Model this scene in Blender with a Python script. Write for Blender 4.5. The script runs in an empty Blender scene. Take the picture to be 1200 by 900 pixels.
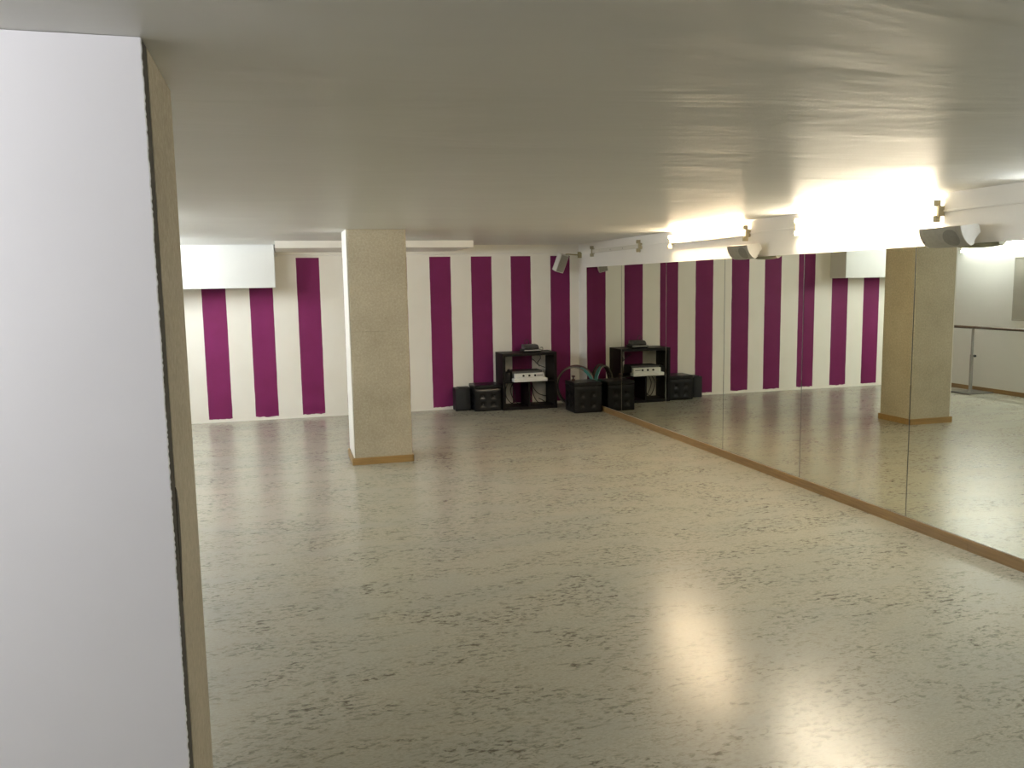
import bpy, bmesh, math, random
from mathutils import Vector, Matrix
random.seed(7)
SC = bpy.context.scene
COL = SC.collection
PI = math.pi

# ------------------------------------------------------------------ materials
def srgb(r, g, b):
    def f(c):
        c /= 255.0
        return c / 12.92 if c <= .04045 else ((c + .055) / 1.055) ** 2.4
    return (f(r), f(g), f(b), 1.0)

class NT:
    def __init__(self, name):
        self.m = bpy.data.materials.new(name); self.m.use_nodes = True
        self.t = self.m.node_tree; self.n = self.t.nodes; self.l = self.t.links
        self.b = self.n['Principled BSDF']
    def add(self, typ, **kw):
        nd = self.n.new(typ)
        for k, v in kw.items():
            setattr(nd, k, v)
        return nd
    def link(self, a, b): self.l.new(a, b)
    def val(self, sock, v):
        if isinstance(v, (int, float, tuple)): sock.default_value = v
        else: self.link(v, sock)
    def math(self, op, a, b=0.0, c=0.0):
        nd = self.add('ShaderNodeMath', operation=op)
        for i, v in enumerate((a, b, c)): self.val(nd.inputs[i], v)
        return nd.outputs[0]
    def coords(self, scale=(1, 1, 1), rot=(0, 0, 0)):
        tc = self.add('ShaderNodeTexCoord'); mp = self.add('ShaderNodeMapping')
        mp.inputs['Scale'].default_value = scale; mp.inputs['Rotation'].default_value = rot
        self.link(tc.outputs['Object'], mp.inputs['Vector']); return mp.outputs['Vector']
    def noise(self, scale, vec, detail=4, rough=.55, dist=0.0):
        nd = self.add('ShaderNodeTexNoise'); nd.inputs['Scale'].default_value = scale
        nd.inputs['Detail'].default_value = detail; nd.inputs['Roughness'].default_value = rough
        nd.inputs['Distortion'].default_value = dist
        self.link(vec, nd.inputs['Vector']); return nd.outputs[0]
    def ramp(self, fac, stops):
        nd = self.add('ShaderNodeValToRGB'); cr = nd.color_ramp
        while len(cr.elements) < len(stops): cr.elements.new(.5)
        for e, (p, c) in zip(cr.elements, stops):
            e.position = p; e.color = c if len(c) == 4 else (*c, 1)
        self.link(fac, nd.inputs[0]); return nd.outputs[0]
    def mix(self, fac, a, b, blend='MIX'):
        nd = self.add('ShaderNodeMix', data_type='RGBA', blend_type=blend)
        self.val(nd.inputs[0], fac); self.val(nd.inputs[6], a); self.val(nd.inputs[7], b)
        return nd.outputs[2]
    def bump(self, h, strength=.2, dist=.01):
        nd = self.add('ShaderNodeBump'); nd.inputs['Strength'].default_value = strength
        nd.inputs['Distance'].default_value = dist
        self.link(h, nd.inputs['Height']); self.link(nd.outputs[0], self.b.inputs['Normal'])
    def set(self, **kw):
        for k, v in kw.items(): self.val(self.b.inputs[k.replace('_', ' ')], v)

def simple(name, col, rough=.5, metal=0.0, var=.08, scale=12, bump=0.0, spec=.5):
    t = NT(name); v = t.coords()
    n = t.noise(scale, v)
    lo = tuple(c * (1 - var) for c in col[:3]) + (1,)
    hi = tuple(min(1, c * (1 + var)) for c in col[:3]) + (1,)
    t.set(Base_Color=t.ramp(n, [(.3, lo), (.7, hi)]), Roughness=rough, Metallic=metal)
    t.b.inputs['Specular IOR Level'].default_value = spec
    if bump: t.bump(t.noise(scale * 6, v), bump, .004)
    return t.m

WHITE = (.80, .775, .72, 1)
M = {}
M['wall'] = simple('white wall paint', (.84, .81, .755, 1), .45, var=.02, scale=3, bump=.05)
M['wall_cool'] = simple('white emulsion paint', (.68, .675, .655, 1), .5, var=.03, scale=2, bump=.08)
M['box_white'] = simple('white plasterboard', (.66, .66, .64, 1), .35, var=.015, scale=2, bump=.03)
M['plaster'] = simple('white plaster skim', (.84, .83, .86, 1), .55, var=.012, scale=4, bump=.04)
M['gap'] = simple('painted gap shade', (.05, .045, .035, 1), .9, var=.3, scale=60)  # dark colour stands in for shade in the pillar's crack and torn spot
M['black_board'] = simple('black brown melamine', (.0065, .005, .005, 1), .45, var=.2, scale=9, spec=.2)
M['black_plastic'] = simple('black plastic', (.008, .008, .0085, 1), .45, var=.2, spec=.3)
M['grey_plastic'] = simple('dark grey plastic', (.06, .06, .06, 1), .4, var=.15)
M['leather'] = simple('black leatherette', (.004, .004, .0045, 1), .32, var=.25, scale=30, bump=.12, spec=.35)
M['grille'] = simple('charcoal grille cloth', (.011, .012, .013, 1), .8, var=.3, scale=80, bump=.3)
M['white_plastic'] = simple('white plastic', (.72, .72, .69, 1), .35, var=.03)
M['speaker_grey'] = simple('pale grey speaker shell', (.62, .60, .55, 1), .5, var=.05)
M['speaker_face'] = simple('grey speaker baffle', (.30, .285, .235, 1), .6, var=.08, scale=40, bump=.1)
M['speaker_cone'] = simple('darker grey cone', (.20, .19, .16, 1), .7, var=.08, scale=40)
M['metal'] = simple('grey painted metal', (.30, .29, .28, 1), .4, metal=.3, var=.08)
M['foot_metal'] = simple('dark grey steel plate', (.12, .11, .095, 1), .45, metal=.3, var=.1)
M['cable'] = simple('black cable sheath', (.012, .012, .012, 1), .5, var=.2)
M['brass'] = simple('yellowed bracket metal', (.35, .31, .16, 1), .45, metal=.3, var=.15)
M['holder'] = simple('aged cream lamp holder', (.42, .38, .26, 1), .5, var=.15)
M['batten'] = simple('white enamel batten', (.66, .63, .55, 1), .35, var=.03)
M['hoop_grey'] = simple('grey beige hoop plastic', (.17, .15, .12, 1), .35, var=.2)
M['hoop_black'] = simple('black hoop plastic', (.014, .013, .013, 1), .35, var=.2)
M['hoop_red'] = simple('brown red hoop plastic', (.09, .035, .03, 1), .35, var=.2)
M['hoop_teal'] = simple('teal hoop tape', (.03, .17, .16, 1), .35, var=.2)
M['rust'] = simple('dark rust red rubber', (.07, .03, .025, 1), .6, var=.2)
M['panel_grey'] = simple('grey board', (.34, .32, .28, 1), .5, var=.06, scale=3)

def m_wood(name, c0, c1, ax):
    t = NT(name); sc = [22, 22, 22]; sc[ax] = 1.5
    n = t.noise(3, t.coords(tuple(sc)), 5, .6, .6)
    t.set(Base_Color=t.ramp(n, [(.3, c0), (.7, c1)]), Roughness=.35)
    return t.m
M['wood_y'] = m_wood('oak skirting', (.20, .115, .042, 1), (.31, .19, .075, 1), 1)
M['wood_x'] = m_wood('oak skirting crosswise', (.25, .15, .05, 1), (.36, .225, .085, 1), 0)
M['wood_dark'] = m_wood('dark barre wood', (.05, .03, .015, 1), (.09, .055, .03, 1), 1)

def m_mirror():
    t = NT('mirror silvering'); n = t.noise(.6, t.coords())
    t.set(Base_Color=t.ramp(n, [(.3, (.77, .785, .69, 1)), (.7, (.80, .81, .715, 1))]), Metallic=1.0, Roughness=0.0)
    return t.m
M['mirror'] = m_mirror()
M['mirror_edge'] = simple('dark glass edge', (.03, .035, .028, 1), .3)

def m_lamp(name, col, strength):
    t = NT(name); n = t.noise(.3, t.coords())
    t.set(Base_Color=(.8, .8, .78, 1), Roughness=.3)
    t.link(t.ramp(n, [(0, col), (1, col)]), t.b.inputs['Emission Color'])
    t.b.inputs['Emission Strength'].default_value = strength
    return t.m
WARM = (1.0, .77, .50, 1); SOFT = (1.0, .86, .64, 1); COOL = (.93, .985, 1.0, 1); DAY = (.97, .975, 1.0, 1)
M['tube_warm'] = m_lamp('warm fluorescent tube', WARM, 172)
M['tube_soft'] = m_lamp('soft white fluorescent tube', SOFT, 100)
M['tube_cool'] = m_lamp('cool fluorescent tube', COOL, 165)
M['tube_dim'] = m_lamp('older cool fluorescent tube', COOL, 135)
M['tube_day'] = m_lamp('daylight fluorescent tube', DAY, 270)

def m_concrete(name, base, dark, light):
    t = NT(name); v = t.coords()
    big = t.noise(2.2, v, 3); fine = t.noise(55, v, 5, .7); spk = t.noise(120, v, 2, .6)
    c = t.ramp(fine, [(.28, dark), (.5, base), (.72, light)])
    c = t.mix(t.ramp(spk, [(.66, (0, 0, 0, 1)), (.74, (.55, .55, .55, 1))]), c, light)
    c = t.mix(.35, c, t.ramp(big, [(.3, dark), (.7, light)]), 'MIX')
    t.set(Base_Color=c, Roughness=.85); t.bump(fine, .35, .006)
    return t.m
M['concrete'] = m_concrete('beige rendered concrete', (.40, .35, .255, 1), (.29, .252, .178, 1), (.53, .475, .365, 1))

def m_ceiling():
    t = NT('satin ceiling paint')
    n = t.noise(1.0, t.coords((1.0, 2.6, 1)), 3, .5, .6); f = t.noise(1.0, t.coords((5, 16, 1)), 3, .5, .3)
    t.set(Base_Color=t.ramp(n, [(.3, (.68, .675, .64, 1)), (.7, (.71, .705, .67, 1))]), Roughness=.42)
    t.b.inputs['Specular IOR Level'].default_value = .50
    h = t.math('ADD', n, t.math('MULTIPLY', f, .10))
    t.bump(h, .30, .035)
    return t.m
M['ceiling'] = m_ceiling()

def m_floor():
    t = NT('marbled linoleum')
    v = t.coords()
    fl1 = t.noise(1.0, t.coords((19, 43, 1)), 6, .66, .5)
    fl2 = t.noise(1.0, t.coords((44, 96, 1)), 4, .6, .4)
    clus = t.noise(1.0, t.coords((2.1, 4.6, 1)), 4, .6, .7)
    grain = t.noise(1.0, t.coords((60, 130, 1)), 4, .7)
    cloud = t.noise(1.1, t.coords((1, 2.2, 1)), 4, .6, .8)
    base = t.ramp(grain, [(.3, (.305, .288, .226, 1)), (.55, (.385, .364, .29, 1)), (.75, (.46, .437, .355, 1))])
    base = t.mix(t.ramp(cloud, [(.42, (0, 0, 0, 1)), (.68, (.45, .45, .45, 1))]), base, (.30, .31, .27, 1))
    gate = t.ramp(clus, [(.40, (.06, .06, .06, 1)), (.60, (1, 1, 1, 1))])
    m1 = t.ramp(fl1, [(.51, (0, 0, 0, 1)), (.58, (.6, .6, .6, 1)), (.65, (1, 1, 1, 1))])
    m2 = t.ramp(fl2, [(.57, (0, 0, 0, 1)), (.67, (.8, .8, .8, 1))])
    base = t.mix(t.math('MULTIPLY', m1, gate), base, (.085, .072, .048, 1))
    base = t.mix(t.math('MULTIPLY', m2, t.math('MULTIPLY', t.math('ADD', gate, .25), .65)), base, (.13, .11, .075, 1))
    t.set(Base_Color=base, Roughness=t.ramp(cloud, [(.3, (.235, .235, .235, 1)), (.7, (.26, .26, .26, 1))]))
    t.b.inputs['Specular IOR Level'].default_value = .5
    return t.m
M['floor'] = m_floor()

STRIPES = [(.126, .409), (.695, .979), (1.249, 1.535), (1.815, 2.100), (2.404, 2.692),
           (2.955, 3.238), (3.534, 3.821), (4.122, 4.407), (4.691, 4.977), (5.257, 5.543)]
def m_stripes():
    t = NT('white wall with purple stripes')
    tc = t.add('ShaderNodeTexCoord'); sp = t.add('ShaderNodeSeparateXYZ')
    t.link(tc.outputs['Object'], sp.inputs[0])
    x, z = sp.outputs[0], sp.outputs[2]
    nz = t.noise(9, tc.outputs['Object'], 4)
    nx = t.noise(4, tc.outputs['Object'], 4)
    xx = t.math('ADD', x, t.math('MULTIPLY', t.math('SUBTRACT', nx, .5), .012))
    acc = None
    for a, b in STRIPES:
        c = t.math('COMPARE', xx, -(a + b) / 2, (b - a) / 2)
        acc = c if acc is None else t.math('ADD', acc, c)
    zz = t.math('ADD', z, t.math('MULTIPLY', t.math('SUBTRACT', nz, .5), .045))
    lo = t.math('GREATER_THAN', zz, .040); hi = t.math('LESS_THAN', z, 2.063)
    mask = t.math('MULTIPLY', acc, t.math('MULTIPLY', lo, hi))
    dirt = t.ramp(t.noise(2.5, tc.outputs['Object'], 4), [(.3, (.83, .795, .715, 1)), (.7, (.86, .83, .76, 1))])
    pur = t.ramp(t.noise(3.5, tc.outputs['Object'], 4), [(.3, (.150, .0140, .076, 1)), (.7, (.172, .0175, .092, 1))])
    t.set(Base_Color=t.mix(mask, dirt, pur), Roughness=.6)
    t.b.inputs['Specular IOR Level'].default_value = .18
    t.bump(t.noise(40, tc.outputs['Object'], 3), .05, .004)
    return t.m
M['stripes'] = m_stripes()

# ------------------------------------------------------------------ geometry helpers
def BM(): return bmesh.new()

def add_box(bm, x0, x1, y0, y1, z0, z1, bevel=0.0, seg=2):
    r = bmesh.ops.create_cube(bm, size=1.0)
    vs = r['verts']
    for v in vs:
        v.co = Vector(((x0 + x1) / 2 + v.co.x * (x1 - x0), (y0 + y1) / 2 + v.co.y * (y1 - y0), (z0 + z1) / 2 + v.co.z * (z1 - z0)))
    if bevel:
        es = list({e for v in vs for e in v.link_edges})
        bmesh.ops.bevel(bm, geom=es, offset=bevel, segments=seg, affect='EDGES', profile=.6)
    return bm

def add_cyl(bm, p0, p1, r0, r1=None, seg=20, caps=True):
    r1 = r0 if r1 is None else r1
    p0, p1 = Vector(p0), Vector(p1); d = p1 - p0
    q = d.to_track_quat('Z', 'Y').to_matrix().to_4x4()
    mat = Matrix.Translation((p0 + p1) / 2) @ q
    bmesh.ops.create_cone(bm, cap_ends=caps, segments=seg, radius1=r0, radius2=r1, depth=d.length, matrix=mat)
    return bm

def spline(pts, n=8, closed=False):
    P = [Vector(p) for p in pts]; out = []
    N = len(P); rng = N if closed else N - 1
    for i in range(rng):
        if closed: a, b, c, d = P[(i - 1) % N], P[i], P[(i + 1) % N], P[(i + 2) % N]
        else: a, b, c, d = P[max(i - 1, 0)], P[i], P[i + 1], P[min(i + 2, N - 1)]
        for k in range(n):
            t = k / n
            out.append(.5 * ((2 * b) + (c - a) * t + (2 * a - 5 * b + 4 * c - d) * t * t + (3 * b - 3 * c + d - a) * t ** 3))
    if not closed: out.append(P[-1])
    return out

def add_tube(bm, pts, r, seg=8, closed=False):
    P = [Vector(p) for p in pts]; N = len(P); rings = []
    up = Vector((.13, .21, 1)).normalized()
    for i, p in enumerate(P):
        if closed: d = P[(i + 1) % N] - P[(i - 1) % N]
        else: d = P[min(i + 1, N - 1)] - P[max(i - 1, 0)]
        d.normalize()
        s = d.cross(up)
        if s.length < 1e-4: s = d.cross(Vector((1, 0, 0)))
        s.normalize(); u = s.cross(d).normalized(); up = u
        rings.append([bm.verts.new(p + r * (math.cos(2 * PI * k / seg) * s + math.sin(2 * PI * k / seg) * u)) for k in range(seg)])
    M_ = N if closed else N - 1
    for i in range(M_):
        A, B = rings[i], rings[(i + 1) % N]
        off = 0
        if closed and i == N - 1:
            off = min(range(seg), key=lambda o: sum((A[k].co - B[(k + o) % seg].co).length for k in range(seg)))
        for k in range(seg):
            bm.faces.new((A[k], A[(k + 1) % seg], B[(k + 1 + off) % seg], B[(k + off) % seg]))
    if not closed:
        bm.faces.new(rings[0][::-1]); bm.faces.new(rings[-1])
    return bm

def add_extrude(bm, prof, a0, a1, axis='y'):
    """extrude a closed profile [(u, v)] along an axis (y: u=x, v=z; x: u=y, v=z)"""
    f = {'y': lambda u, v, a: (u, a, v), 'x': lambda u, v, a: (a, u, v), 'z': lambda u, v, a: (u, v, a)}[axis]
    A = [bm.verts.new(f(u, v, a0)) for u, v in prof]; B = [bm.verts.new(f(u, v, a1)) for u, v in prof]
    n = len(prof)
    for i in range(n): bm.faces.new((A[i], A[(i + 1) % n], B[(i + 1) % n], B[i]))
    bm.faces.new(A[::-1]); bm.faces.new(B)
    return bm

def obj(name, bm, mat, parent=None, smooth=False, loc=None):
    bmesh.ops.recalc_face_normals(bm, faces=bm.faces[:])
    me = bpy.data.meshes.new(name); bm.to_mesh(me); bm.free()
    me.materials.append(M[mat] if isinstance(mat, str) else mat)
    if smooth:
        for p in me.polygons: p.use_smooth = True
        try: me.set_sharp_from_angle(angle=math.radians(35))
        except Exception: pass
    o = bpy.data.objects.new(name, me); COL.objects.link(o)
    if parent is not None: o.parent = parent
    if loc is not None: o.location = loc
    return o

def tag(o, label, cat, group=None, kind=None):
    o['label'] = label; o['category'] = cat
    if group: o['group'] = group
    if kind: o['kind'] = kind
    return o

def thing(name, label, cat, loc=(0, 0, 0), rotz=0.0, group=None):
    o = bpy.data.objects.new(name, None); COL.objects.link(o)
    o.empty_display_size = .1; o.location = loc; o.rotation_euler = (0, 0, rotz)
    return tag(o, label, cat, group)

def struct(name, bm, mat):
    o = obj(name, bm, mat); o['kind'] = 'structure'; return o

def copy_tree(o, parent=None):
    c = o.copy(); COL.objects.link(c)
    if parent is not None: c.parent = parent
    for ch in list(o.children): copy_tree(ch, c)
    return c

# ------------------------------------------------------------------ room shell (metres; back wall y=0, mirror plane x=0)
H = 2.217; XL = -5.8725; YR = -16.0; T = .12
RW = .006                                     # right wall surface, the mirrors stand 6 mm proud of it
struct('floor', add_box(BM(), XL - T, RW + T, YR - T, T, -.1, 0), 'floor')
struct('ceiling', add_box(BM(), XL - T, RW + T, YR - T, T, H, H + .1), 'ceiling')
struct('wall_back', add_box(BM(), XL - T, RW + T, 0, T, 0, H), 'stripes')
struct('wall_right', add_box(BM(), RW, RW + T, YR, 0, 0, H), 'wall')
struct('wall_left', add_box(BM(), XL - T, XL, YR, 0, 0, H), 'wall_cool')
struct('wall_rear', add_box(BM(), XL - T, RW + T, YR - T, YR, 0, H), 'wall_cool')
BBH = .0685
bm = BM()
# wooden skirting under the mirrors, in two lengths with a fine joint
for a, b in ((YR + .005, -7.036), (-7.0335, -.31)):
    prof = [(RW, 0), (-.0115, 0), (-.0115, BBH - .004), (-.009, BBH), (RW, BBH)]
    add_extrude(bm, prof, a, b)
struct('baseboard_right', bm, 'wood_y')
bm = BM(); add_box(bm, XL, XL + .0115, YR, 0, 0, BBH - .006, .002); struct('baseboard_left', bm, 'wood_y')

# ------------------------------------------------------------------ mirrors
seams = [-.31, -1.541, -2.780, -4.020, -5.262, -6.482, -7.71, -8.94]
mlabels = ['narrowest-looking mirror panel in the far corner, behind the tufted cube and hoops',
           'mirror panel reflecting the black shelf unit and most of the cube beside it',
           'mirror panel between the shelf reflection and the small wall speaker, showing two purple stripes',
           'mirror panel under the farther curved wall speaker, showing purple stripes and floor',
           'mirror panel reflecting the white bulkhead and one side of the pillar',
           'mirror panel at the right edge, reflecting the pillar front and the ballet barre',
           'mirror panel lying just beyond the right edge of the photo']
for i in range(7):
    a, b = seams[i + 1] + .004, seams[i] - .004
    t = thing('wall_mirror', mlabels[i], 'mirror', (0, (a + b) / 2, BBH + .004), 0, 'mirror panels along the right wall')
    h = 1.892 - BBH - .004; w = (b - a) / 2
    g = BM(); add_extrude(g, [(0, -w + .0012), (.0012, -w), (.002, -w), (.002, w), (.0012, w), (0, w - .0012)], 0, h, 'z'); obj('glass', g, 'mirror', t)
    g = BM(); add_box(g, .0022, .0055, -w - .0038, w + .0038, 0, h); obj('backing', g, 'mirror_edge', t)

# ------------------------------------------------------------------ pillars
def ragged_board(x0, x1, y0, y1, z0, z1, amp, n=70):
    bm = BM(); prev = None
    for i in range(n + 1):
        z = z0 + (z1 - z0) * i / n
        e = x1 + random.uniform(-amp, amp * .35)
        ring = [bm.verts.new((x0, y0, z)), bm.verts.new((e - .0015, y0, z)), bm.verts.new((e, y0 + .003, z)), bm.verts.new((e, y1, z)), bm.verts.new((x0, y1, z))]
        if prev:
            for k in range(5): bm.faces.new((prev[k], prev[(k + 1) % 5], ring[(k + 1) % 5], ring[k]))
        else: bm.faces.new(ring[::-1])
        prev = ring
    bm.faces.new(prev); return bm

def pillar_core(w, d, joints, h, cham=.012):
    """chamfered concrete shaft built from lifts with fine shadow joints; local origin at base centre"""
    bm = BM(); zs = [0] + joints + [h]
    prof = []
    a, b, c = w / 2, d / 2, cham
    ring = [(-a + c, -b), (a - c, -b), (a, -b + c), (a, b - c), (a - c, b), (-a + c, b), (-a, b - c), (-a, -b + c)]
    rows = []
    for i, z in enumerate(zs):
        if 0 < i < len(zs) - 1:
            rows += [(z - .003, 0), (z - .0015, .003), (z + .0015, .003), (z + .003, 0)]
        else: rows.append((z, 0))
    prev = None
    for z, ins in rows:
        r = [bm.verts.new((x * (1 - ins / a), y * (1 - ins / b), z)) for x, y in ring]
        if prev:
            for k in range(8): bm.faces.new((prev[k], prev[(k + 1) % 8], r[(k + 1) % 8], r[k]))
        else: bm.faces.new(r[::-1])
        prev = r
    bm.faces.new(prev); return bm

# far pillar
cx0, cx1, cy0, cy1 = -3.428, -2.877, -3.187, -2.674
pw, pd = cx1 - cx0, cy1 - cy0
t = thing('pillar', 'square beige concrete pillar standing free in the middle of the floor', 'pillar', ((cx0 + cx1) / 2, (cy0 + cy1) / 2, 0))
PH = H - .001
obj('shaft', pillar_core(pw, pd, [1.27], PH), 'concrete', t)
g = BM(); add_box(g, -pw / 2 - .006, -pw / 2 + .002, -pd / 2 + .003, pd / 2 - .003, BBH, PH, .002); o = obj('plaster_facing', g, 'wall', t); o['label'] = 'white painted facing'
g = BM()
for x0, x1, y0, y1 in ((-pw / 2 - .013, pw / 2 + .012, -pd / 2 - .012, -pd / 2 + .001), (-pw / 2 - .013, pw / 2 + .012, pd / 2 - .001, pd / 2 + .012),
                       (pw / 2 - .001, pw / 2 + .012, -pd / 2 - .012, pd / 2 + .012), (-pw / 2 - .024, -pw / 2 - .011, -pd / 2 - .012, pd / 2 + .012)):
    add_box(g, x0, x1, y0, y1, 0, BBH, .0025)
o = obj('skirting', g, 'wood_x', t); o['label'] = 'oak skirting band'

# near pillar at the left of the frame
nx1, ny0, ny1 = -4.307, -9.21, -8.705; nw = .56
t = thing('pillar', 'near pillar filling the left edge, white front and beige side', 'pillar', (nx1 - nw / 2, (ny0 + ny1) / 2, 0))
nd = ny1 - ny0
core = pillar_core(nw, nd - .077, [], PH, .006)
bmesh.ops.translate(core, verts=core.verts, vec=(0, .0385, 0))
obj('shaft', core, 'concrete', t)
fy = -nd / 2
g = ragged_board(-nw / 2, nw / 2 - .0008, fy + .0065, fy + .078, 0, PH, .0006, 90); o = obj('crack_shade', g, 'gap', t); o['label'] = 'crack between plaster and concrete, its shade coloured dark'  # nearly flush strip, the shadow along the plaster edge put into its colour
g = ragged_board(-nw / 2 - .003, nw / 2, fy, fy + .006, 0, PH, .0016, 420); o = obj('plaster_facing', g, 'plaster', t); o['label'] = 'white plaster front'
# torn spot where the facing has come away, the shade of the gap painted in as dark colour
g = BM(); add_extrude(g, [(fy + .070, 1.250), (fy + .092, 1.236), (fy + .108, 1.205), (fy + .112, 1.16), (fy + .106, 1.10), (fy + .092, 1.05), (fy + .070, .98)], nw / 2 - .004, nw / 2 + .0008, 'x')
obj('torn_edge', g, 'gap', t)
g = BM()
for x0, x1, y0, y1 in ((nw / 2 - .001, nw / 2 + .012, -nd / 2, nd / 2 + .012), (-nw / 2, nw / 2 + .012, nd / 2 - .001, nd / 2 + .012), (-nw / 2, nw / 2 + .001, -nd / 2 - .012, -nd / 2 + .001)):
    add_box(g, x0, x1, y0, y1, 0, BBH, .0025)
obj('skirting', g, 'wood_x', t)

# ------------------------------------------------------------------ bulkhead box and duct at the back wall
t = thing('bulkhead', 'white boxed bulkhead hanging under the ceiling above the two leftmost purple stripes', 'bulkhead', (-4.9775, 0, 1.69))
hb = H - .001 - 1.69
g = BM(); add_box(g, XL + 4.9775 + .002, .8935, -.37, -.001, 0, hb, .004); obj('casing', g, 'box_white', t)
g = BM(); add_box(g, .8937, .8955, -.368, -.003, .002, hb - .002); obj('side_panel', g, 'box_white', t)
g = BM(); add_box(g, -4.067, -1.768, -1.2, -.001, 0, H - .001 - 2.134, .003)
d = obj('duct_casing', g, 'wall'); d.location = (0, 0, 2.134)
tag(d, 'long thin cream boxed duct under the ceiling, running behind the middle pillar', 'duct')
# thin conduit along the top of the striped wall
t = thing('conduit', 'thin white pipe along the top of the striped wall with an end cap', 'pipe', (-2.2, -.012, 2.094))
g = BM(); add_cyl(g, (-1.86, 0, 0), (1.75, 0, 0), .007, seg=10); obj('tube', g, 'wall', t, True)
g = BM(); add_cyl(g, (-1.875, 0, 0), (-1.845, 0, 0), .016, .013, seg=14); obj('end_cap', g, 'white_plastic', t, True)
for x in (-1.2, .3, 1.4):
    g = BM(); add_box(g, x - .01, x + .01, -.01, .0115, -.011, .011, .003); obj('clip', g, 'wall', t)

# ------------------------------------------------------------------ fluorescent lamps
def make_lamp(name, label, loc, side, tubes, tube_mat, group, on=True):
    """twin batten 1.5 m long; side=-1: mounted on the right wall facing -x, +1 on the left wall"""
    t = thing(name, label, 'lamp', loc, 0 if side < 0 else PI, group)
    L = .757
    g = BM(); add_box(g, -.034, 0, -L, L, -.024, .024, .006); obj('batten', g, 'batten', t)
    for sy in (-1, 1):
        g = BM(); add_box(g, -.046, -.001, sy * L - .012, sy * L + .012, -.034, .034, .004); obj('end_cap', g, 'holder', t)
        for sz in (-1, 1):
            g = BM(); add_box(g, -.066, -.016, sy * (L - .010) - .008, sy * (L - .010) + .008, min(sz * .028, sz * .070), max(sz * .028, sz * .070), .004)
            add_cyl(g, (-.052, sy * (L - .012) - .004, sz * .048), (-.052, sy * (L - .012) + .004, sz * .048), .016, seg=14)
            obj('lamp_holder', g, 'holder', t)
    for k, y in enumerate((-.27, .12)):
        g = BM(); add_cyl(g, (-.033, y, -.004), (-.037, y, -.004), .006, seg=10); obj('screw', g, 'foot_metal', t)
    for sz in tubes:
        g = BM(); add_cyl(g, (-.052, -L + .022, sz * .048), (-.052, L - .022, sz * .048), .013, seg=14)
        o = obj('tube', g, tube_mat, t, True); o['label'] = 'lit tube'
    return t
GR = 'fluorescent lamps above the mirrors'
make_lamp('fluorescent_lamp', 'unlit fluorescent batten without tubes in the far corner above the mirror', (RW, -1.37, 2.098), -1, (), 'tube_warm', GR)
make_lamp('fluorescent_lamp', 'lit fluorescent lamp farther along, just left of the farther curved speaker', (RW, -3.68, 2.105), -1, (1,), 'tube_warm', GR)
make_lamp('fluorescent_lamp', 'brightest lit fluorescent lamp, its glow ending beside the nearer curved speaker', (RW, -5.94, 2.105), -1, (1, -1), 'tube_soft', GR)
make_lamp('fluorescent_lamp', 'cool lit lamp above the mirrors beyond the right edge of the photo', (RW, -8.22, 2.105), -1, (1,), 'tube_dim', GR)
GL = 'fluorescent lamps on the left wall'
make_lamp('fluorescent_lamp', 'cool lamp on the left wall over the ballet barre, glowing in the mirror', (XL, -1.46, 2.10), 1, (1, -1), 'tube_cool', GL)
make_lamp('fluorescent_lamp', 'lamp high on the left wall, hidden behind the near pillar', (XL, -4.3, 2.10), 1, (1, -1), 'tube_cool', GL)
make_lamp('fluorescent_lamp', 'daylight lamp on the left wall level with the camera, out of the photo', (XL, -9.98, 2.145), 1, (1,), 'tube_day', GL)

# thin cable run along the wall between the lamps
TR = [(-.02, -.60, 'short white cable trunking between the far corner and the unlit batten'),
      (-2.14, -2.91, 'white cable trunking between the unlit batten and the farther lit lamp'),
      (-4.45, -5.17, 'white cable trunking between the two lit lamps, above the farther curved speaker'),
      (-6.71, -7.45, 'white cable trunking from the brightest lamp past the nearer curved speaker to the right')]
for a, b, lb in TR:
    g = BM(); add_box(g, -.012, 0, b - a, 0, -.006, .006, .002)
    o = obj('cable_trunking', g, 'wall'); o.location = (RW, a, 2.104)
    tag(o, lb, 'cable trunking', 'cable trunking between the lamps')

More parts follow.
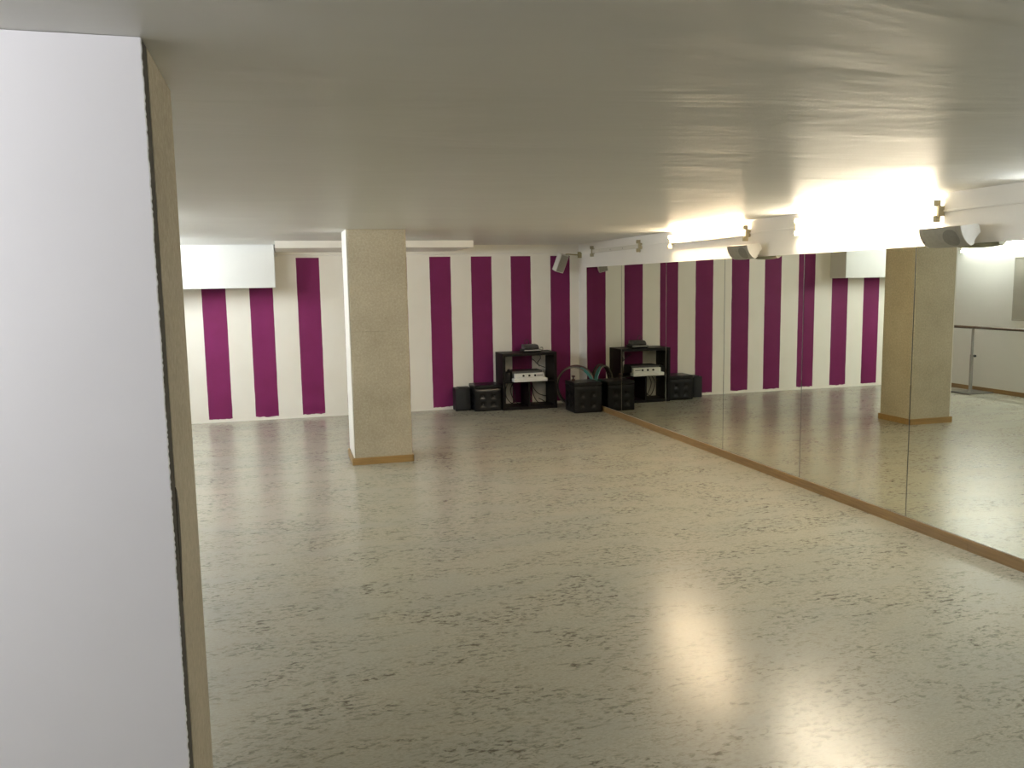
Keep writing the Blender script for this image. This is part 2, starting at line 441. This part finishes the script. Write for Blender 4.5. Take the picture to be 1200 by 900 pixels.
# ------------------------------------------------------------------ wall speakers
def make_curved_speaker(label, yc, size=1.0):
    t = thing('wall_speaker', label, 'speaker', (0, yc, 1.876), 0, 'curved speakers above the mirrors')
    # cross-section in (x, z), convex front from top lip to lower tip
    front = [(-.190, .112), (-.186, .088), (-.176, .062), (-.160, .036), (-.139, .014), (-.112, 0)]
    back = [(-.094, .010), (-.088, .034), (-.050, .080), (-.066, .118), (-.080, .124)]
    prof = front + back
    L = .165
    n = 12; g = BM(); rings = []
    for i in range(n + 1):
        s = -1 + 2 * i / n; y = s * L
        bow = .016 * (1 - s * s)            # the baffle bows outwards along its length
        rings.append([g.verts.new((x - (bow if k < 6 else 0), y, z - (bow * .5 if k < 6 else 0) * (k / 5 if k < 6 else 0))) for k, (x, z) in enumerate(prof)])
    m = len(prof)
    for i in range(n):
        for k in range(m): g.faces.new((rings[i][k], rings[i][(k + 1) % m], rings[i + 1][(k + 1) % m], rings[i + 1][k]))
    g.faces.new(rings[0][::-1]); g.faces.new(rings[-1])
    obj('shell', g, 'speaker_face', t, True)
    for sy in (-1, 1):
        g = BM(); cx, cz = -.115, .062
        pr = [(cx + (x - cx) * 1.03, cz + (z - cz) * 1.03) for x, z in prof]
        add_extrude(g, pr, sy * L - (.006 if sy < 0 else -.0002), sy * L + (.006 if sy > 0 else -.0002)); o = obj('end_cap', g, 'speaker_grey', t); o['label'] = 'pale end cap'
    # woofer showing through the baffle: a shallow curved disc
    def on_face(u, v, lift):
        k = v * 5; i = min(4, int(k)); f = k - i
        x = front[i][0] + (front[i + 1][0] - front[i][0]) * f; z = front[i][1] + (front[i + 1][1] - front[i][1]) * f
        s = u / L; bow = .016 * (1 - s * s)
        return Vector((x - bow - lift, u, z - bow * .5 * v - lift * .6))
    def disc(u0, v0, r, lift, name, mat):
        g = BM(); c = g.verts.new(on_face(u0, v0, lift)); prev = None; rings = []
        for q in (.5, 1.0):
            rings.append([g.verts.new(on_face(u0 + r * q * math.cos(a), min(1, max(0, v0 + r * q * math.sin(a) / .145)), lift)) for a in [2 * PI * j / 24 for j in range(24)]])
        for j in range(24):
            g.faces.new((c, rings[0][j], rings[0][(j + 1) % 24])); g.faces.new((rings[0][j], rings[1][j], rings[1][(j + 1) % 24], rings[0][(j + 1) % 24]))
        return obj(name, g, mat, t, True)
    disc(-.085, .50, .055, .002, 'woofer', 'speaker_cone')
    disc(.150, .62, .007, .003, 'badge', 'black_plastic')
    g = BM(); add_box(g, -.075, RW - .0005, -.03, .03, .062, .092, .003); add_box(g, -.006, RW - .0005, -.045, .045, .03, .118, .003)
    obj('bracket', g, 'speaker_grey', t)
    return t
make_curved_speaker('curved speaker on the wall at the right, with a round woofer facing down', -6.885)
make_curved_speaker('smaller-looking curved speaker between the two lit lamps above the mirror', -4.55)

# tilted little speaker in the far corner
t = thing('corner_speaker', 'small tilted pale speaker on a bracket in the far corner above the stripes', 'speaker', (-.30, -.13, 1.96))
rot = Matrix.Rotation(math.radians(17), 4, 'Y') @ Matrix.Rotation(math.radians(14), 4, 'X') @ Matrix.Rotation(math.radians(14), 4, 'Z')
g = BM(); add_box(g, -.065, .065, -.045, .060, -.125, .125, .010); g.transform(rot); obj('cabinet', g, 'speaker_grey', t)
g = BM(); add_box(g, -.056, .056, -.052, -.044, -.115, .115, .004); g.transform(rot); obj('grille', g, 'speaker_face', t)
g = BM(); add_tube(g, spline([(.03, .05, .09), (.10, .05, .12), (.20, .04, .115), (.262, .03, .11)], 6), .009, 8); obj('bracket_arm', g, 'brass', t, True)
g = BM(); add_box(g, .262, .306, .0, .05, .07, .15, .003); obj('wall_plate', g, 'brass', t)

# ------------------------------------------------------------------ shelf unit
sx0, sx1, sy0, sh = -1.222, -.462, -.400, .765
t = thing('shelf_unit', 'black open-backed cube shelf unit standing against the striped wall', 'shelf', ((sx0 + sx1) / 2, 0, 0))
w = (sx1 - sx0) / 2; yb = -.012; PT = .038
for s in (-1, 1):
    g = BM(); add_box(g, min(s * w, s * (w - PT)), max(s * w, s * (w - PT)), sy0, yb, PT, sh - PT, .0012); obj('side_panel', g, 'black_board', t)
g = BM(); add_box(g, -w, w, sy0, yb, sh - PT, sh, .0012); obj('top_panel', g, 'black_board', t)
g = BM(); add_box(g, -w, w, sy0, yb, 0, PT, .0012); obj('bottom_panel', g, 'black_board', t)
g = BM(); add_box(g, -w + PT, w - PT, sy0 + .002, yb, .367, .385, .001); obj('middle_shelf', g, 'black_board', t)
g = BM(); add_box(g, -.022, .000, sy0 + .004, yb, PT, .367, .001); obj('divider', g, 'black_board', t)
SCX = (sx0 + sx1) / 2

# equipment on the middle shelf
t = thing('amplifier', 'flat black amplifier behind the white unit on the middle shelf', 'amplifier', (-.865, -.20, .385))
g = BM(); add_box(g, -.215, .215, -.14, .12, .012, .135, .006); obj('case', g, 'black_plastic', t)
g = BM(); add_box(g, -.212, .212, -.147, -.140, .016, .131, .003); obj('front_plate', g, 'grey_plastic', t)
for x in (-.15, -.09, .12):
    g = BM(); add_cyl(g, (x, -.147, .10), (x, -.160, .10), .011, .010, 14); obj('knob', g, 'black_plastic', t, True)
for sx in (-1, 1):
    for yy in (-.11, .09):
        g = BM(); add_cyl(g, (sx * .18, yy, 0), (sx * .18, yy, .012), .014, seg=12); obj('foot', g, 'black_plastic', t, True)
t = thing('mixer', 'white audio unit with three black knobs jutting from the middle shelf', 'mixer', (-.857, -.41, .385))
g = BM(); add_box(g, -.232, .232, -.075, .045, 0, .045, .007); obj('base', g, 'white_plastic', t)
g = BM(); add_box(g, -.205, .205, -.020, .045, .0452, .108, .005); obj('control_panel', g, 'white_plastic', t)
for x in (-.088, -.006, .075):
    g = BM(); add_cyl(g, (x, -.020, .078), (x, -.037, .078), .015, .012, 16); o = obj('knob', g, 'black_plastic', t, True)
g = BM(); add_box(g, .10, .185, -.0215, -.0198, .072, .082); obj('fader_slot', g, 'grey_plastic', t)
t = thing('power_adapter', 'small black block at the left end of the middle shelf', 'adapter', (-1.135, -.25, .385))
g = BM(); add_box(g, -.035, .035, -.10, .08, 0, .12, .01); obj('case', g, 'black_plastic', t)
g = BM(); add_tube(g, spline([(0, -.09, .115), (-.01, -.11, .15), (.02, -.08, .165), (.03, -.02, .13)], 6), .006, 8); obj('cord', g, 'cable', t, True)

# player on top of the shelf
t = thing('disc_player', 'dark stacked player with a looped cord on top of the shelf unit', 'player', (-.785, -.24, sh))
g = BM(); add_box(g, -.125, .125, -.11, .10, .006, .040, .006); obj('base', g, 'black_plastic', t)
g = BM(); add_extrude(g, [(-.085, .0405), (-.095, .060), (-.050, .098), (.085, .104), (.09, .0405)], -.105, .095, 'x'); bmesh.ops.bevel(g, geom=g.edges[:], offset=.006, segments=2, affect='EDGES'); obj('body', g, 'grey_plastic', t)
g = BM(); add_box(g, -.118, .118, -.1125, -.1095, .026, .034, .001); obj('trim', g, 'white_plastic', t).hide_render = False
g = BM(); add_tube(g, spline([(-.06, .03, .10), (-.075, .02, .14), (-.05, .02, .168), (-.022, .02, .15), (-.015, .03, .10)], 6), .004, 8); obj('cord', g, 'cable', t, True)
g = BM(); add_tube(g, spline([(.10, -.03, .02), (.14, -.04, .014), (.158, -.05, .03), (.155, -.05, .058), (.13, -.04, .058)], 6), .0045, 8); obj('plug_lead', g, 'cable', t, True)
for sx in (-1, 1):
    for yy in (-.09, .08):
        g = BM(); add_cyl(g, (sx * .105, yy, 0), (sx * .105, yy, .0062), .010, seg=12); obj('foot', g, 'black_plastic', t, True)

# loose cables in the open compartments
CB = [('black lead hanging down the white gap in the upper right of the shelf', [(-.62, -.12, .72), (-.60, -.10, .66), (-.64, -.09, .60), (-.61, -.08, .545)]),
      ('black lead crossing the upper right compartment in a slant', [(-.74, -.13, .66), (-.69, -.10, .63), (-.63, -.10, .57), (-.54, -.12, .53)]),
      ('black lead looping in the lower left compartment by the purple stripe', [(-1.06, -.10, .36), (-1.11, -.12, .26), (-1.10, -.11, .14), (-1.03, -.14, .06), (-.97, -.10, .14), (-1.0, -.08, .30)]),
      ('second lead looping low at the left, nearer the divider', [(-1.0, -.15, .36), (-1.05, -.14, .24), (-1.0, -.15, .10), (-.93, -.18, .046)]),
      ('tangled lead falling in the lower right compartment beside the divider', [(-.78, -.12, .36), (-.75, -.10, .28), (-.79, -.12, .20), (-.74, -.12, .13), (-.78, -.16, .07), (-.70, -.15, .046)]),
      ('lead drooping across the lower right compartment to the side panel', [(-.74, -.10, .36), (-.70, -.10, .24), (-.62, -.09, .16), (-.52, -.10, .13)]),
      ('lead coiled at the bottom right of the shelf', [(-.76, -.2, .30), (-.72, -.14, .16), (-.66, -.12, .06), (-.6, -.16, .046), (-.56, -.10, .06), (-.63, -.08, .10)])]
for lb, pts in CB:
    g = BM(); o0 = Vector(pts[0])
    add_tube(g, spline([Vector(p) - o0 for p in pts], 7), .0055, 7)
    o = obj('cable', g, 'cable', None, True); o.location = o0; tag(o, lb, 'cable', 'loose leads in the shelf unit')

# ------------------------------------------------------------------ tufted cubes
def tufted_face(w, h, n=26, depth=.013, pts=((.3, .68), (.7, .68), (.3, .3), (.7, .3))):
    """grid on (u, v) in [0,1]^2, returns heights; positive bulges out"""
    G = []
    for j in range(n + 1):
        row = []
        for i in range(n + 1):
            u, v = i / n, j / n
            e = min(u, 1 - u, v, 1 - v)
            b = depth * .6 * min(1, e / .12) ** .5
            for (pu, pv) in pts:
                r = math.hypot((u - pu) * w, (v - pv) * h)
                b -= depth * math.exp(-(r / .028) ** 2)
                # folds running diagonally from button to button
                for sg in (1, -1):
                    q = abs((u - pu) * w - sg * (v - pv) * h) / 1.414
                    b -= depth * .45 * math.exp(-(q / .008) ** 2) * math.exp(-(r / .06) ** 2)
            row.append(b)
        G.append(row)
    return G
def make_pouf(label, loc, w, d, h):
    t = thing('tufted_pouf', label, 'pouf', loc, 0, 'tufted black cube seats')
    lid = .05; hb = h - lid - .004
    g = BM(); add_box(g, -w / 2 + .042, w / 2 - .042, -d / 2 + .042, d / 2 - .042, .0, hb, .006)
    P = ((.3, .68), (.7, .68), (.3, .3), (.7, .3)); n = 26
    for f in range(4):
        ww = w if f % 2 == 0 else d; G = tufted_face(ww, hb, n); vs = []
        for j in range(n + 1):
            row = []
            for i in range(n + 1):
                a = (i / n - .5) * (ww - .006); out = (d if f % 2 == 0 else w) / 2 - .010 + max(G[j][i], -.012)
                z = .004 + (hb - .006) * j / n
                co = [(a, -out, z), (out, a, z), (-a, out, z), (-out, -a, z)][f]
                row.append(g.verts.new(co))
            vs.append(row)
        for j in range(n):
            for i in range(n): g.faces.new((vs[j][i], vs[j][i + 1], vs[j + 1][i + 1], vs[j + 1][i]))
    obj('body', g, 'leather', t, True)
    g = BM(); add_box(g, -w / 2, w / 2, -d / 2, d / 2, hb + .004, h, .012, 3); obj('lid', g, 'leather', t, True)
    for (u, v) in P:
        g = BM(); bmesh.ops.create_uvsphere(g, u_segments=12, v_segments=8, radius=.010)
        for vv in g.verts: vv.co = Vector((vv.co.x, vv.co.y * .5, vv.co.z)) + Vector(((u - .5) * (w - .006), -d / 2 + .010, .004 + (hb - .006) * v))
        obj('button', g, 'leather', t, True)
    return t
make_pouf('black tufted cube seat against the left side of the shelf unit', (-1.417, -.185, 0), .375, .35, .352)
make_pouf('black tufted cube seat against the mirror in the far corner', (-.232, -.800, 0), .383, .375, .400)

# black loudspeaker box left of the left cube
t = thing('floor_speaker', 'small plain black box with grille front at the left end of the floor row', 'speaker', (-1.725, -.105, 0))
g = BM(); add_box(g, -.105, .103, -.095, .095, .004, .305, .006); obj('cabinet', g, 'black_plastic', t)
g = BM(); add_box(g, -.100, .030, -.101, -.094, .014, .296, .003); obj('grille', g, 'grille', t)
g = BM(); add_extrude(g, [(-.09, .305), (-.07, .316), (.04, .318), (.08, .305)], -.06, .09, 'x'); obj('handle', g, 'black_plastic', t)
for sx in (-1, 1):
    for yy in (-.08, .08):
        g = BM(); add_cyl(g, (sx * .09, yy, 0), (sx * .09, yy, .0045), .010, seg=12); obj('foot', g, 'black_plastic', t, True)

# ------------------------------------------------------------------ hoops leaning in the corner
A = Vector((-.392, -.24, 0)); B = Vector((-.022, -.585, 0))
ex = (B - A).normalized(); nn = Vector((ex.y, -ex.x, 0)) * 1.0          # horizontal axis and outward normal
if nn.y > 0: nn = -nn
HOOPS = [('hoop_black', .276, -.034, .000, None, 'black hoop at the back of the bunch leaning in the corner'),
         ('hoop_red', .276, -.011, -.002, None, 'dark red brown hoop inside the bunch behind the cube seat'),
         ('hoop_black', .268, .012, .006, (-25, 75), 'black hoop with a wide teal section on its right side'),
         ('hoop_grey', .266, .035, -.004, (-10, 58), 'grey hoop whose pale edge shows on the left, teal on the right'),]
for mat, R, off, sh_, seg, lb in HOOPS:
    c = (A + B) / 2 + nn * off + ex * sh_
    t = thing('hoop', lb, 'hoop', (c.x, c.y, 0), 0, 'hoops leaning in the corner')
    tilt = .05
    def pt(a): 
        z = R + .011 + R * math.sin(a)
        return ex * (R * math.cos(a)) + Vector((0, 0, z)) - nn * (z * tilt)
    g = BM(); add_tube(g, [pt(2 * PI * i / 72) for i in range(72)], .0105, 8, True); obj('ring', g, mat, t, True)
    if seg:
        g = BM(); add_tube(g, [pt(math.radians(seg[0] + (seg[1] - seg[0]) * i / 24)) for i in range(25)], .0122, 8); o = obj('tape', g, 'hoop_teal', t, True); o['label'] = 'teal section'

# a little weight on the right cube
t = thing('hand_weight', 'small dark rust knobbed weight resting on the corner cube under the hoops', 'dumbbell', (-.335, -.70, .400))
g = BM(); add_cyl(g, (0, 0, .004), (0, 0, .052), .009, seg=12); obj('grip', g, 'black_plastic', t, True)
for z in (.0, .048):
    g = BM(); add_cyl(g, (0, 0, z), (0, 0, z + .018), .026, seg=6); bmesh.ops.bevel(g, geom=g.edges[:], offset=.003, segments=2, affect='EDGES'); obj('head', g, 'rust', t)

# ------------------------------------------------------------------ ballet barre by the left wall (seen in the mirror)
t = thing('ballet_barre', 'freestanding ballet barre on a grey post beside the left wall, seen in the mirror', 'barre', (-5.57, -1.27, 0))
for yo in (0.0, -2.3):
    g = BM(); add_box(g, -.34, .16, -.13, .25, 0, .012, .003); g.transform(Matrix.Translation((0, yo, 0))); obj('foot', g, 'foot_metal', t)
    g = BM(); add_cyl(g, (0, yo, .012), (0, yo, .56), .024, seg=18); obj('post', g, 'metal', t, True)
    g = BM(); add_cyl(g, (0, yo, .56), (0, yo, .94), .018, seg=18); obj('inner_post', g, 'metal', t, True)
    g = BM(); add_cyl(g, (.0, yo - .02, .545), (0, yo - .055, .545), .006, seg=10); add_cyl(g, (0, yo - .05, .545), (0, yo - .068, .545), .018, .016, 14); obj('clamp_knob', g, 'black_plastic', t, True)
g = BM(); add_cyl(g, (0, .52, .955), (0, -2.7, .955), .020, seg=18); obj('rail', g, 'wood_dark', t, True)
# grey board on the left wall
t = thing('wall_board', 'plain grey board on the left wall, cut by the right edge in the mirror', 'board', (XL, -2.25, 1.075))
g = BM(); add_box(g, .001, .018, -.585, .585, 0, .85, .003); obj('board', g, 'panel_grey', t)
g = BM()
for a in ((-.60, -.585, 0, .85), (.585, .60, 0, .85), (-.60, .60, -.015, 0), (-.60, .60, .85, .865)):
    add_box(g, .001, .022, a[0], a[1], a[2], a[3], .002)
obj('frame', g, 'panel_grey', t)

# ------------------------------------------------------------------ camera
yaw, pitch, roll, fpx = 0.2688949604, -0.1198920687, -0.0166442450, 982.8406
cy, sy, cp, sp = math.cos(yaw), math.sin(yaw), math.cos(pitch), math.sin(pitch)
fwd = Vector((sy * cp, cy * cp, sp)); right = Vector((cy, -sy, 0)); up = right.cross(fwd)
c, s = math.cos(roll), math.sin(roll)
r2 = c * right + s * up; u2 = -s * right + c * up
cam = bpy.data.cameras.new('camera'); co = bpy.data.objects.new('camera', cam); COL.objects.link(co)
m = Matrix.Identity(4)
for i in range(3):
    m[i][0] = r2[i]; m[i][1] = u2[i]; m[i][2] = -fwd[i]
m.translation = Vector((-4.06025, -11.15045, 1.70))
co.matrix_world = m
cam.sensor_fit = 'HORIZONTAL'; cam.sensor_width = 36; cam.lens = fpx / 1200 * 36; cam.clip_start = .05; cam.clip_end = 60
SC.camera = co

# ------------------------------------------------------------------ world and colour
w = bpy.data.worlds.new('world'); SC.world = w; w.use_nodes = True
w.node_tree.nodes['Background'].inputs[0].default_value = (0, 0, 0, 1)
SC.view_settings.view_transform = 'Standard'; SC.view_settings.look = 'None'
SC.view_settings.gamma = 1; SC.view_settings.use_curve_mapping = False
SC.view_settings.exposure = 0.25
try:
    SC.cycles.max_bounces = 12; SC.cycles.diffuse_bounces = 6; SC.cycles.glossy_bounces = 6
    SC.cycles.sample_clamp_indirect = 6; SC.cycles.blur_glossy = 1.0
except Exception: pass
